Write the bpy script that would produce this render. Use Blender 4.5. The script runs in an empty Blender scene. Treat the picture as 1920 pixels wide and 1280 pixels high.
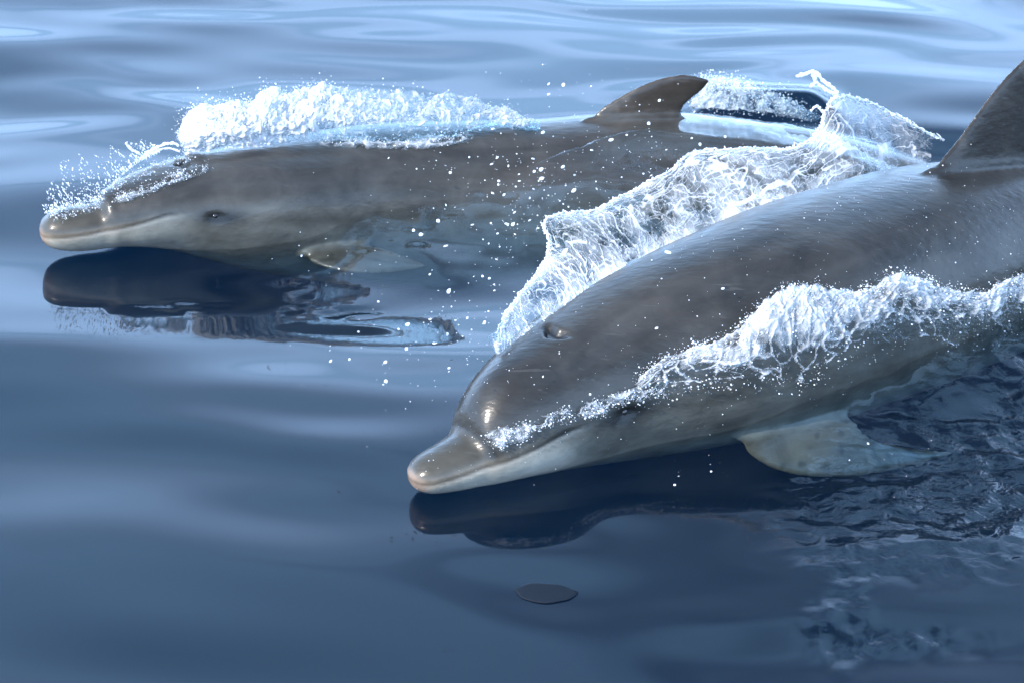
import bpy, bmesh, math, random
import numpy as np
from mathutils import Vector
from mathutils.bvhtree import BVHTree

SC = bpy.context.scene
COL = SC.collection
R = math.radians
rng = np.random.default_rng(7)
random.seed(7)

# ---------------------------------------------------------------- camera, sky, sun, exposure
CAM_H, PITCH, FPX = 2.31, 27.0, 4700.0
cam_d = bpy.data.cameras.new('camera')
cam = bpy.data.objects.new('camera', cam_d); COL.objects.link(cam)
cam.location = (0, 0, CAM_H); cam.rotation_euler = (R(90 - PITCH), 0, 0)
cam_d.sensor_width = 36.0; cam_d.lens = FPX / 1920 * 36.0
cam_d.clip_start = 0.1; cam_d.clip_end = 2000
cam_d.dof.use_dof = True; cam_d.dof.focus_distance = 4.75; cam_d.dof.aperture_fstop = 11
SC.camera = cam

SUN = Vector((-0.66, -0.50, 0.62)).normalized()
SUN_EL = math.asin(SUN.z); SUN_ROT = math.atan2(SUN.x, SUN.y)
world = bpy.data.worlds.new('World'); SC.world = world; world.use_nodes = True
wn = world.node_tree; wn.nodes.clear()
def WN(t, **k):
    n = wn.nodes.new(t)
    for a, b in k.items(): setattr(n, a, b)
    return n
def WL(a, b): wn.links.new(a, b)
sky = WN('ShaderNodeTexSky', sky_type='NISHITA', sun_disc=False, sun_elevation=SUN_EL, sun_rotation=SUN_ROT % (2*math.pi),
         air_density=1.0, dust_density=1.2, ozone_density=1.0)
tc = WN('ShaderNodeTexCoord')
sep = WN('ShaderNodeSeparateXYZ'); WL(tc.outputs['Generated'], sep.inputs[0])
zc = WN('ShaderNodeMath', operation='MAXIMUM'); WL(sep.outputs['Z'], zc.inputs[0]); zc.inputs[1].default_value = 0.0
zz = WN('ShaderNodeMath', operation='ADD'); WL(zc.outputs[0], zz.inputs[0]); zz.inputs[1].default_value = 0.12
dv = WN('ShaderNodeVectorMath', operation='DIVIDE')
cz = WN('ShaderNodeCombineXYZ')
for i in range(3): WL(zz.outputs[0], cz.inputs[i])
WL(tc.outputs['Generated'], dv.inputs[0]); WL(cz.outputs[0], dv.inputs[1])
nz = WN('ShaderNodeTexNoise'); nz.inputs['Scale'].default_value = 1.5; nz.inputs['Detail'].default_value = 5
nz.inputs['Roughness'].default_value = 0.5; nz.inputs['Distortion'].default_value = 0.5
WL(dv.outputs[0], nz.inputs['Vector'])
cr = WN('ShaderNodeMapRange', interpolation_type='SMOOTHSTEP')
cr.inputs['From Min'].default_value = 0.47; cr.inputs['From Max'].default_value = 0.60; cr.inputs['To Max'].default_value = 0.70
WL(nz.outputs['Fac'], cr.inputs['Value'])
mixc = WN('ShaderNodeMix', data_type='RGBA')
WL(cr.outputs['Result'], mixc.inputs['Factor'])
mixc.inputs['B'].default_value = (3.0, 5.4, 8.7, 1)          # sunlit cloud, in the sky texture's own units
hz = WN('ShaderNodeMapRange', interpolation_type='SMOOTHSTEP'); WL(sep.outputs['Z'], hz.inputs['Value'])
hz.inputs['From Min'].default_value = 0.66; hz.inputs['From Max'].default_value = 0.29; hz.inputs['To Max'].default_value = 0.85
mixh = WN('ShaderNodeMix', data_type='RGBA'); WL(hz.outputs['Result'], mixh.inputs['Factor']); WL(sky.outputs[0], mixh.inputs['A'])
mixh.inputs['B'].default_value = (5.9, 9.2, 14.6, 1)          # bright summer haze low in the sky
bg = WN('ShaderNodeBackground'); bg.inputs['Strength'].default_value = 0.15
WL(mixh.outputs['Result'], mixc.inputs['A']); WL(mixc.outputs['Result'], bg.inputs['Color'])
wo = WN('ShaderNodeOutputWorld'); WL(bg.outputs[0], wo.inputs['Surface'])

sd = bpy.data.lights.new('sun', 'SUN'); sd.energy = 2.35; sd.angle = R(0.5); sd.color = (1.0, 0.93, 0.83)
so = bpy.data.objects.new('sun', sd); COL.objects.link(so); so.location = (-5, -3, 6)
so.rotation_euler = (-SUN).to_track_quat('-Z', 'Y').to_euler()

SC.view_settings.view_transform = 'Standard'; SC.view_settings.look = 'None'
SC.view_settings.exposure = 1.9; SC.view_settings.gamma = 1.0
SC.view_settings.use_curve_mapping = False
SC.render.engine = 'CYCLES'
SC.cycles.max_bounces = 14; SC.cycles.transparent_max_bounces = 24
SC.cycles.volume_bounces = 1; SC.cycles.use_denoising = True
SC.cycles.sample_clamp_indirect = 4.0

# ---------------------------------------------------------------- helpers
P = R(PITCH)
FWD = np.array([0, math.cos(P), -math.sin(P)]); UPV = np.array([0, math.sin(P), math.cos(P)]); RGT = np.array([1.0, 0, 0])
CAMP = np.array([0, 0, CAM_H])
def ray(px, py):
    d = FWD + RGT*(px - 960)/FPX + UPV*(640 - py)/FPX
    return d/np.linalg.norm(d)
def at_z(px, py, z):
    d = ray(px, py); return CAMP + d*((z - CAM_H)/d[2])
def at_y(px, py, y):
    d = ray(px, py); return CAMP + d*(y/d[1])

def tag(o, label=None, cat=None, group=None, kind=None):
    if label: o['label'] = label
    if cat: o['category'] = cat
    if group: o['group'] = group
    if kind: o['kind'] = kind
    return o
def mesh_obj(name, verts, faces, m, parent=None, smooth=True, attrs=None):
    me = bpy.data.meshes.new(name)
    verts = np.asarray(verts, dtype=np.float32)
    if isinstance(faces, np.ndarray):
        k = faces.shape[1]; n = len(faces)
        me.vertices.add(len(verts)); me.vertices.foreach_set('co', verts.ravel())
        me.loops.add(n*k); me.loops.foreach_set('vertex_index', faces.astype(np.int32).ravel())
        me.polygons.add(n); me.polygons.foreach_set('loop_start', np.arange(0, n*k, k, dtype=np.int32))
        me.update(calc_edges=True); me.validate()
    else:
        me.from_pydata([tuple(v) for v in verts], [], faces)
    if smooth: me.polygons.foreach_set('use_smooth', np.ones(len(me.polygons), dtype=bool))
    for k, v in (attrs or {}).items():
        if v.ndim == 1:
            a = me.attributes.new(k, 'FLOAT', 'POINT'); a.data.foreach_set('value', v.astype(np.float32))
        else:
            a = me.attributes.new(k, 'FLOAT_COLOR', 'POINT')
            c = np.ones((len(v), 4), np.float32); c[:, :3] = v; a.data.foreach_set('color', c.ravel())
    me.update()
    if m: me.materials.append(m)
    o = bpy.data.objects.new(name, me); COL.objects.link(o)
    if parent: o.parent = parent
    return o

def _h(ix, iy, iz, seed):
    h = (ix.astype(np.int64)*374761393 + iy.astype(np.int64)*668265263 + iz.astype(np.int64)*1440662683 + seed*974634721) & 0xFFFFFFFF
    h = ((h ^ (h >> 13))*1274126177) & 0xFFFFFFFF
    h = ((h ^ (h >> 15))*2246822519) & 0xFFFFFFFF
    return ((h ^ (h >> 16)) & 0xFFFFFF)/float(0xFFFFFF)
def vnoise(p, seed=0):
    p = np.asarray(p, float)
    if p.shape[1] == 2: p = np.c_[p, np.zeros(len(p))]
    i = np.floor(p).astype(np.int64); f = p - i; u = f*f*f*(f*(f*6 - 15) + 10)
    out = 0
    for dx in (0, 1):
        for dy in (0, 1):
            for dz in (0, 1):
                w = (u[:, 0] if dx else 1-u[:, 0])*(u[:, 1] if dy else 1-u[:, 1])*(u[:, 2] if dz else 1-u[:, 2])
                out = out + w*_h(i[:, 0]+dx, i[:, 1]+dy, i[:, 2]+dz, seed)
    return out*2 - 1
def fbm(p, octv=4, seed=0, gain=0.5):
    s, a, t = 0, 1.0, 0
    p = np.asarray(p, float)
    for k in range(octv):
        s = s + a*vnoise(p*(2.03**k) + 17.3*k, seed + k); t += a; a *= gain
    return s/t
def ridge(p, octv=2, seed=0, gain=0.6):
    s, a, t = 0, 1.0, 0
    p = np.asarray(p, float)
    for k in range(octv):
        s = s + a*(1 - np.minimum(1, np.abs(vnoise(p*(2.03**k) + 9.1*k, seed + k))*2.2)); t += a; a *= gain
    return s/t
def cells(p, seed=0):
    """2-D cellular noise: distance to the border between cells (0 on the border)."""
    p = np.asarray(p, float); i = np.floor(p).astype(np.int64); F1 = np.full(len(p), 9.0); F2 = F1.copy()
    z = np.zeros(len(p), np.int64)
    for dx in (-1, 0, 1):
        for dy in (-1, 0, 1):
            cx, cy = i[:, 0]+dx, i[:, 1]+dy
            qx = cx + _h(cx, cy, z, seed); qy = cy + _h(cx, cy, z+1, seed)
            d = np.hypot(qx - p[:, 0], qy - p[:, 1])
            F2 = np.minimum(F2, np.maximum(F1, d)); F1 = np.minimum(F1, d)
    return F2 - F1
def sstep(a, b, x):
    t = np.clip((x - a)/(b - a), 0, 1); return t*t*(3 - 2*t)
def resample(pts, n, smooth=True):
    pts = np.asarray(pts, float)
    d = np.r_[0, np.cumsum(np.linalg.norm(np.diff(pts, axis=0), axis=1))]
    t = np.linspace(0, d[-1], n)
    if smooth and len(pts) > 2: return cspline(d, pts, t)
    return np.stack([np.interp(t, d, pts[:, k]) for k in range(pts.shape[1])], 1)
def cspline(x, y, t):
    """natural cubic spline"""
    x = np.asarray(x, float); y = np.asarray(y, float); n = len(x)
    h = np.diff(x); A = np.zeros((n, n)); b = np.zeros((n,) + y.shape[1:])
    A[0, 0] = A[-1, -1] = 1
    for i in range(1, n-1):
        A[i, i-1], A[i, i], A[i, i+1] = h[i-1], 2*(h[i-1]+h[i]), h[i]
        b[i] = 6*((y[i+1]-y[i])/h[i] - (y[i]-y[i-1])/h[i-1])
    M = np.linalg.solve(A, b.reshape(n, -1)).reshape(b.shape)
    k = np.clip(np.searchsorted(x, t) - 1, 0, n-2)
    hh = h[k]; a = (x[k+1]-t)/hh; c = (t-x[k])/hh
    ex = (slice(None),) + (None,)*(y.ndim-1)
    return a[ex]*y[k] + c[ex]*y[k+1] + ((a**3-a)[ex]*M[k] + (c**3-c)[ex]*M[k+1])*(hh[ex]**2)/6
def pchip(x, y, t):
    x = np.asarray(x, float); y = np.asarray(y, float); h = np.diff(x); d = np.diff(y)/h
    m = np.zeros(len(x)); m[0], m[-1] = d[0], d[-1]
    for i in range(1, len(x)-1):
        if d[i-1]*d[i] > 0:
            w1, w2 = 2*h[i]+h[i-1], h[i]+2*h[i-1]; m[i] = (w1+w2)/(w1/d[i-1]+w2/d[i])
    k = np.clip(np.searchsorted(x, t)-1, 0, len(x)-2); s = (t-x[k])/h[k]
    return ((1+2*s)*(1-s)**2)*y[k] + (s*(1-s)**2)*h[k]*m[k] + (s*s*(3-2*s))*y[k+1] + (s*s*(s-1))*h[k]*m[k+1]

# ---------------------------------------------------------------- materials
def material(name):
    m = bpy.data.materials.new(name); m.use_nodes = True; nt = m.node_tree; nt.nodes.clear()
    def N(t, **k):
        n = nt.nodes.new(t)
        for a, b in k.items(): setattr(n, a, b)
        return n
    return m, N, (lambda a, b: nt.links.new(a, b)), N('ShaderNodeOutputMaterial')

def one_way(N, L, fr):
    # the same reflectance from both sides, so that light also leaves the water again without bending
    g = N('ShaderNodeNewGeometry'); m = N('ShaderNodeMapRange'); m.inputs['To Min'].default_value = 1.34; m.inputs['To Max'].default_value = 1/1.34
    L(g.outputs['Backfacing'], m.inputs['Value']); L(m.outputs[0], fr.inputs['IOR'])
def water_material():
    m, N, L, out = material('sea_water')
    fr = N('ShaderNodeFresnel'); one_way(N, L, fr)
    gl = N('ShaderNodeBsdfGlossy'); gl.inputs['Roughness'].default_value = 0.02
    tr = N('ShaderNodeBsdfTransparent'); mx = N('ShaderNodeMixShader')
    tcn = N('ShaderNodeTexCoord')
    n2 = N('ShaderNodeTexNoise'); n2.inputs['Scale'].default_value = 32; n2.inputs['Detail'].default_value = 2; n2.inputs['Distortion'].default_value = 1.5
    L(tcn.outputs['Object'], n2.inputs['Vector'])
    at = N('ShaderNodeAttribute', attribute_name='churn')
    b2 = N('ShaderNodeBump'); b2.inputs['Distance'].default_value = 0.012
    L(at.outputs['Fac'], b2.inputs['Strength']); L(n2.outputs['Fac'], b2.inputs['Height'])
    L(b2.outputs[0], fr.inputs['Normal']); L(b2.outputs[0], gl.inputs['Normal'])
    L(fr.outputs[0], mx.inputs[0]); L(tr.outputs[0], mx.inputs[1]); L(gl.outputs[0], mx.inputs[2])
    L(mx.outputs[0], out.inputs['Surface'])
    va = N('ShaderNodeVolumeAbsorption'); va.inputs['Color'].default_value = (0.30, 0.62, 0.76, 1); va.inputs['Density'].default_value = 2.8
    vs = N('ShaderNodeVolumeScatter'); vs.inputs['Color'].default_value = (0.30, 0.72, 1.0, 1); vs.inputs['Density'].default_value = 0.045
    vs.inputs['Anisotropy'].default_value = 0.2
    ad = N('ShaderNodeAddShader'); L(va.outputs[0], ad.inputs[0]); L(vs.outputs[0], ad.inputs[1]); L(ad.outputs[0], out.inputs['Volume'])
    return m
WATER = water_material()

def skin_material():
    m, N, L, out = material('dolphin_skin')
    at = N('ShaderNodeAttribute', attribute_name='pigment')
    tcn = N('ShaderNodeTexCoord')
    n1 = N('ShaderNodeTexNoise'); n1.inputs['Scale'].default_value = 9; n1.inputs['Detail'].default_value = 6; n1.inputs['Roughness'].default_value = 0.62
    n1.inputs['Distortion'].default_value = 0.6
    L(tcn.outputs['Object'], n1.inputs['Vector'])
    mr = N('ShaderNodeMapRange'); mr.inputs['From Min'].default_value = 0.3; mr.inputs['From Max'].default_value = 0.7
    mr.inputs['To Min'].default_value = 0.62; mr.inputs['To Max'].default_value = 1.45
    L(n1.outputs['Fac'], mr.inputs['Value'])
    # thin pale rake marks and scratches
    mp = N('ShaderNodeMapping'); mp.inputs['Scale'].default_value = (8, 95, 95); mp.inputs['Rotation'].default_value = (0.3, 0.25, 0.75)
    L(tcn.outputs['Object'], mp.inputs[0])
    n2 = N('ShaderNodeTexNoise'); n2.inputs['Scale'].default_value = 1; n2.inputs['Detail'].default_value = 3; L(mp.outputs[0], n2.inputs['Vector'])
    sr = N('ShaderNodeMapRange', interpolation_type='SMOOTHSTEP'); sr.inputs['From Min'].default_value = 0.655; sr.inputs['From Max'].default_value = 0.70; sr.inputs['To Max'].default_value = 0.28
    L(n2.outputs['Fac'], sr.inputs['Value'])
    vm = N('ShaderNodeVectorMath', operation='SCALE'); L(at.outputs['Color'], vm.inputs[0]); L(mr.outputs[0], vm.inputs['Scale'])
    mc = N('ShaderNodeMix', data_type='RGBA'); L(sr.outputs[0], mc.inputs['Factor']); L(vm.outputs[0], mc.inputs['A']); mc.inputs['B'].default_value = (0.06, 0.057, 0.053, 1)
    b = N('ShaderNodeBsdfPrincipled'); L(mc.outputs['Result'], b.inputs['Base Color'])
    b.inputs['Roughness'].default_value = 0.38; b.inputs['IOR'].default_value = 1.4
    b.inputs['Specular IOR Level'].default_value = 0.18; b.inputs['Coat Weight'].default_value = 0.55; b.inputs['Coat Roughness'].default_value = 0.19; b.inputs['Coat IOR'].default_value = 1.33
    n3 = N('ShaderNodeTexNoise'); n3.inputs['Scale'].default_value = 60; n3.inputs['Detail'].default_value = 4
    mp3 = N('ShaderNodeMapping'); mp3.inputs['Scale'].default_value = (0.5, 1.2, 1.2); L(tcn.outputs['Object'], mp3.inputs[0]); L(mp3.outputs[0], n3.inputs['Vector'])
    bp = N('ShaderNodeBump'); bp.inputs['Strength'].default_value = 0.35; bp.inputs['Distance'].default_value = 0.004
    L(n3.outputs['Fac'], bp.inputs['Height']); L(bp.outputs[0], b.inputs['Normal']); L(bp.outputs[0], b.inputs['Coat Normal'])
    L(b.outputs[0], out.inputs['Surface'])
    return m
SKIN = skin_material()

def dark_material(name, col, rough):
    m, N, L, out = material(name)
    b = N('ShaderNodeBsdfPrincipled'); b.inputs['Base Color'].default_value = (*col, 1); b.inputs['Roughness'].default_value = rough
    L(b.outputs[0], out.inputs['Surface']); return m
EYE = dark_material('eye', (0.012, 0.010, 0.009), 0.08)
HOLE = dark_material('blowhole_skin', (0.008, 0.007, 0.007), 0.4)

def foam_material(name, clear=True, grain=0.55, white=0.50):
    """water whipped with air: the foam attribute says how much air, hence how white, each point is"""
    m, N, L, out = material(name)
    b = N('ShaderNodeBsdfPrincipled'); b.inputs['Base Color'].default_value = (white, white*1.02, white*1.05, 1); b.inputs['Roughness'].default_value = 0.30
    b.inputs['IOR'].default_value = 1.33
    t = N('ShaderNodeBsdfTranslucent'); t.inputs['Color'].default_value = (white*.97, white*1.01, white*1.06, 1)
    mw = N('ShaderNodeMixShader'); mw.inputs[0].default_value = 0.35; L(b.outputs[0], mw.inputs[1]); L(t.outputs[0], mw.inputs[2])
    if not clear:
        fr = N('ShaderNodeFresnel'); fr.inputs['IOR'].default_value = 1.34
        gl = N('ShaderNodeBsdfGlossy'); gl.inputs['Roughness'].default_value = 0.03; tr = N('ShaderNodeBsdfTransparent')
        mg = N('ShaderNodeMixShader'); L(fr.outputs[0], mg.inputs[0]); L(tr.outputs[0], mg.inputs[1]); L(gl.outputs[0], mg.inputs[2])
        mx = N('ShaderNodeMixShader'); mx.inputs[0].default_value = 0.62; L(mg.outputs[0], mx.inputs[1]); L(mw.outputs[0], mx.inputs[2])
        L(mx.outputs[0], out.inputs['Surface']); return m
    at = N('ShaderNodeAttribute', attribute_name='foam')
    fr = N('ShaderNodeFresnel'); one_way(N, L, fr)
    gl = N('ShaderNodeBsdfGlossy'); gl.inputs['Roughness'].default_value = 0.05
    tr = N('ShaderNodeBsdfTransparent'); tr.inputs['Color'].default_value = (0.93, 0.97, 0.98, 1)
    mg = N('ShaderNodeMixShader'); L(fr.outputs[0], mg.inputs[0]); L(tr.outputs[0], mg.inputs[1]); L(gl.outputs[0], mg.inputs[2])
    tcn = N('ShaderNodeTexCoord'); n = N('ShaderNodeTexNoise'); n.inputs['Scale'].default_value = 110; n.inputs['Detail'].default_value = 3
    L(tcn.outputs['Object'], n.inputs['Vector'])
    ma = N('ShaderNodeMath', operation='MULTIPLY_ADD'); L(n.outputs['Fac'], ma.inputs[0]); ma.inputs[1].default_value = grain; ma.inputs[2].default_value = -grain/2
    ad = N('ShaderNodeMath', operation='ADD', use_clamp=True); L(at.outputs['Fac'], ad.inputs[0]); L(ma.outputs[0], ad.inputs[1])
    mu = N('ShaderNodeMath', operation='MULTIPLY', use_clamp=True); L(ad.outputs[0], mu.inputs[0])
    st = N('ShaderNodeMapRange', interpolation_type='SMOOTHSTEP'); st.inputs['From Max'].default_value = 0.12; L(at.outputs['Fac'], st.inputs['Value'])
    L(st.outputs[0], mu.inputs[1])
    mx = N('ShaderNodeMixShader'); L(mu.outputs[0], mx.inputs[0]); L(mg.outputs[0], mx.inputs[1]); L(mw.outputs[0], mx.inputs[2])
    L(mx.outputs[0], out.inputs['Surface']); return m
FOAM = foam_material('foam'); GLASSY = foam_material('glassy_water', grain=0.25, white=0.62); DROP = foam_material('droplet_water', clear=False, white=0.80)

# ---------------------------------------------------------------- dolphin shape
# s (m from the beak tip) : height above spine, depth below spine, half width
PROFILE = np.array([
 (0.000, .000, .000, .000), (0.004, .013, .014, .018), (0.012, .021, .023, .029), (0.03, .030, .032, .040), (0.06, .036, .040, .047),
 (0.095, .042, .048, .055), (0.118, .046, .053, .061), (0.126, .056, .055, .065), (0.135, .078, .057, .071), (0.15, .098, .060, .079),
 (0.175, .118, .065, .090), (0.21, .134, .074, .104), (0.25, .144, .087, .118), (0.30, .151, .104, .131), (0.38, .162, .130, .150),
 (0.50, .182, .162, .174), (0.70, .208, .195, .203), (0.95, .228, .222, .222), (1.20, .230, .225, .220), (1.40, .218, .215, .203),
 (1.65, .188, .186, .168), (2.0, .142, .140, .115), (2.35, .098, .095, .068), (2.65, .062, .058, .036), (2.85, .040, .036, .020), (2.93, .006, .006, .006)])

class Body:
    """a dolphin's spine: centre line in world space with a frame (tangent, up, side) along its length"""
    def __init__(self, stations, tail, scale, roll=0.0, warp=None, crown=None, beak=1.0):
        pts = [at_z(x, y, z) for x, y, z in stations]
        d = pts[-1] - pts[-3]; d[2] = 0; d /= np.linalg.norm(d); n = np.array([-d[1], d[0], 0])
        for f, sd_, dz in tail: pts.append(pts[len(stations)-1] + d*f + n*sd_ + np.array([0, 0, dz]))
        pts = np.array(pts)
        c = np.r_[0, np.cumsum(np.linalg.norm(np.diff(pts, axis=0), axis=1))]
        tt = np.linspace(0, c[-1], 1500); q = cspline(c, pts, tt)
        s = np.r_[0, np.cumsum(np.linalg.norm(np.diff(q, axis=0), axis=1))]
        ps = np.unique(np.r_[np.arange(0, .03, .002), np.arange(.03, .32, .004), np.arange(.32, 2.93, .012), 2.93])
        warp = warp or [(0, 0), (2.93, 2.93*scale)]              # profile length -> length along this animal
        self.k = scale; self.L = warp[-1][1]; self.warp = np.array(warp, float)
        assert s[-1] > self.L - 0.02, (s[-1], self.L)
        self.s = pchip(self.warp[:, 0], self.warp[:, 1], ps)
        self.C = np.stack([np.interp(self.s, s, q[:, k]) for k in range(3)], 1)
        T = np.gradient(q, s, axis=0); T = np.stack([np.interp(self.s, s, T[:, k]) for k in range(3)], 1)
        self.T = T/np.linalg.norm(T, axis=1)[:, None]
        W = np.cross(self.T, [0, 0, 1.0]); W /= np.linalg.norm(W, axis=1)[:, None]     # towards the camera's side
        U = np.cross(W, self.T)
        ro = R(roll); self.U = U*math.cos(ro) + W*math.sin(ro); self.W = W*math.cos(ro) - U*math.sin(ro)
        k = scale
        self.ps = ps; self.t, self.b, self.w = [pchip(PROFILE[:, 0], PROFILE[:, i]*k, ps) for i in (1, 2, 3)]
        bk = 1 + (beak-1)*sstep(.165, .02, ps); self.t, self.b, self.w = self.t*bk, self.b*bk, self.w*(1 + (bk-1)*.8)
        if crown: self.t = self.t*pchip([c[0] for c in crown], [c[1] for c in crown], ps)
    def pt(self, s, u, l=0.0):
        g = lambda A: np.array([np.interp(s, self.s, A[:, k]) for k in range(3)])
        return g(self.C) + u*g(self.U) + l*g(self.W)
    def local(self, p):
        p = np.atleast_2d(p); out = np.zeros((len(p), 3)); idx = np.zeros(len(p), int)
        for a in range(0, len(p), 20000):
            q = p[a:a+20000]; d = ((q[:, None, :] - self.C[None])**2).sum(2); i = d.argmin(1); e = q - self.C[i]
            out[a:a+20000, 0] = self.s[i] + (e*self.T[i]).sum(1)
            out[a:a+20000, 1] = (e*self.U[i]).sum(1); out[a:a+20000, 2] = (e*self.W[i]).sum(1); idx[a:a+20000] = i
        return out, idx
    def tube(self, n=96):
        th = np.linspace(0, 2*np.pi, n, endpoint=False); V, F = [], []
        c, sn = np.cos(th), np.sin(th)
        h = np.where(c > 0, 1.0, 0)
        for i in range(1, len(self.s)):
            r = np.where(c > 0, self.t[i], self.b[i])
            V.append(self.C[i] + np.outer(r*c, self.U[i]) + np.outer(self.w[i]*np.sign(sn)*np.abs(sn)**0.94, self.W[i]))
        V = np.concatenate(V); m = len(self.s) - 1
        for i in range(m-1):
            for j in range(n):
                F.append((i*n+j, i*n+(j+1) % n, (i+1)*n+(j+1) % n, (i+1)*n+j))
        tip, end = len(V), len(V)+1
        V = np.concatenate([V, [self.C[0]], [self.C[-1]]])
        for j in range(n): F.append((tip, (j+1) % n, j)); F.append((end, (m-1)*n+j, (m-1)*n+(j+1) % n))
        return V, F

def blade(lead, trail, thick, n=40, m=18, flare=2.6):
    """a closed fin between two edge curves (root to tip) with a rounded, tapering section"""
    A, B = resample(lead, n), resample(trail, n)
    nrm = np.cross(A[n//2]-A[0], B[n//2]-A[0]); nrm /= np.linalg.norm(nrm)
    th = np.linspace(0, 2*np.pi, 2*m, endpoint=False); V, F = [], []
    for i in range(n):
        v = i/(n-1); tk = thick*(1-v)**0.75 + 0.0045
        if v < 0.34: tk *= 1 + flare*(1 - v/0.34)**2
        x = 0.5 - 0.5*np.cos(th); y = np.sin(th)*(1 - 0.45*x)
        ch = B[i]-A[i]
        if v < .02: pass
        V.append(A[i] + np.outer(x, ch) + np.outer(y*tk, nrm))
    V = np.concatenate(V); k = 2*m
    for i in range(n-1):
        for j in range(k): F.append((i*k+j, i*k+(j+1) % k, (i+1)*k+(j+1) % k, (i+1)*k+j))
    F.append(tuple(range(k))[::-1]); F.append(tuple(range((n-1)*k, n*k)))
    return V, F

def fuse(parts, voxel, iters=6):
    V, F, o = [], [], 0
    for v, f in parts:
        V.append(v); F += [tuple(i+o for i in q) for q in f]; o += len(v)
    me = bpy.data.meshes.new('fused'); me.from_pydata(np.concatenate(V).tolist(), [], F)
    bm = bmesh.new(); bm.from_mesh(me); bmesh.ops.recalc_face_normals(bm, faces=bm.faces); bm.to_mesh(me); bm.free()
    ob = bpy.data.objects.new('fused', me); COL.objects.link(ob)
    md = ob.modifiers.new('r', 'REMESH'); md.mode = 'VOXEL'; md.voxel_size = voxel
    dg = bpy.context.evaluated_depsgraph_get(); ev = ob.evaluated_get(dg); m2 = ev.to_mesh()
    co = np.zeros(len(m2.vertices)*3); m2.vertices.foreach_get('co', co); co = co.reshape(-1, 3)
    ed = np.zeros(len(m2.edges)*2, np.int32); m2.edges.foreach_get('vertices', ed); ed = ed.reshape(-1, 2)
    li = np.zeros(len(m2.loops), np.int32); m2.loops.foreach_get('vertex_index', li)
    fc = li.reshape(-1, 4) if len(li) == 4*len(m2.polygons) else None
    ev.to_mesh_clear(); bpy.data.objects.remove(ob); bpy.data.meshes.remove(me)
    deg = np.bincount(ed.ravel(), minlength=len(co))[:, None]
    def lap(c, f):
        a = np.zeros_like(c); np.add.at(a, ed[:, 0], c[ed[:, 1]]); np.add.at(a, ed[:, 1], c[ed[:, 0]])
        return c + f*(a/deg - c)
    for _ in range(iters): co = lap(co, 0.55); co = lap(co, -0.57)
    co = lap(co, 0.5); co = lap(co, 0.5)
    return co, fc, lap

# front dolphin: spine pixels (full-size photograph) with the height of the spine above the water
FRONT = Body([(768, 898, .047), (866, 862, .055), (1003, 784, .075), (1165, 700, .09), (1341, 640, .108), (1515, 583, .11), (1710, 522, .098), (1880, 480, .082), (2040, 450, .06)],
             [(0.35, 0.0, -.12), (0.75, 0.0, -.30), (1.25, 0, -.50)], 1.0, beak=1.07)
REAR = Body([(73, 432, .05), (190, 420, .055), (318, 389, .060), (480, 382, .028), (650, 388, -.035), (850, 388, -.078), (1050, 382, -.088), (1200, 366, -.078), (1360, 364, -.080), (1540, 372, -.095)],
            [(0.35, 0.0, -.08), (0.8, 0.0, -.18), (1.6, 0, -.45)], 0.88, warp=[(0, 0), (.126, .138), (.2, .20), (.4, .37), (1.2, 1.29), (1.6, 1.74), (2.93, 3.15)],
            crown=[(0, 1), (.126, 1), (.16, .78), (.25, .70), (.40, .74), (.55, .84), (.8, 1), (2.93, 1)], beak=1.5)

def dorsal(B, lead, trail, thick):
    return blade([B.pt(s, u) for s, u in lead], [B.pt(s, u) for s, u in trail], thick)
def mirrored(B, pts):
    loc, _ = B.local(np.array(pts)); return [B.pt(s, u, -l) for s, u, l in loc]
def flukes(B):
    out = []
    for sg in (1, -1):
        L = B.L
        lead = [B.pt(L-.20, 0, sg*.01), B.pt(L-.10, 0, sg*.10), B.pt(L-.0, 0, sg*.22), B.pt(L+.0, 0, sg*.34)]
        trail = [B.pt(L, 0, -sg*.01), B.pt(L, 0, sg*.10), B.pt(L, 0, sg*.20), B.pt(L, 0, sg*.345)]
        tg = B.T[-1]
        lead[2] = lead[2] + tg*.0; lead[3] = lead[3] + tg*.13; trail = [trail[0]-tg*.02, trail[1]+tg*.07, trail[2]+tg*.10, trail[3]+tg*.14]
        out.append(blade(lead, trail, .018))
    return out

f_lead = [at_z(*p) for p in ((1368, 806, .01), (1412, 856, -.05), (1460, 881, -.075), (1530, 893, -.095), (1610, 891, -.115), (1700, 873, -.14), (1785, 850, -.16))]
f_trail = [at_z(*p) for p in ((1585, 740, .01), (1606, 792, -.03), (1628, 816, -.06), (1658, 828, -.09), (1696, 837, -.115), (1738, 842, -.14), (1787, 847, -.16))]
r_lead = [at_z(*p) for p in ((512, 424, .0), (548, 466, -.035), (580, 489, -.05), (620, 504, -.055), (690, 513, -.065), (750, 510, -.075), (800, 501, -.08))]
r_trail = [at_z(*p) for p in ((590, 425, .0), (625, 440, -.02), (660, 449, -.04), (700, 460, -.05), (735, 472, -.06), (770, 485, -.072), (802, 499, -.08))]
VOX = 0.0042
front_parts = [FRONT.tube(), dorsal(FRONT, [(1.12, .14), (1.215, .222), (1.28, .250), (1.345, .308), (1.41, .380), (1.48, .435), (1.55, .470), (1.61, .478)],
                                     [(1.72, .10), (1.64, .20), (1.61, .27), (1.595, .33), (1.592, .39), (1.60, .44), (1.606, .475)], .020),
               blade(f_lead, f_trail, .016, flare=0), blade(mirrored(FRONT, f_lead), mirrored(FRONT, f_trail), .016, flare=0)] + flukes(FRONT)
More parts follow.
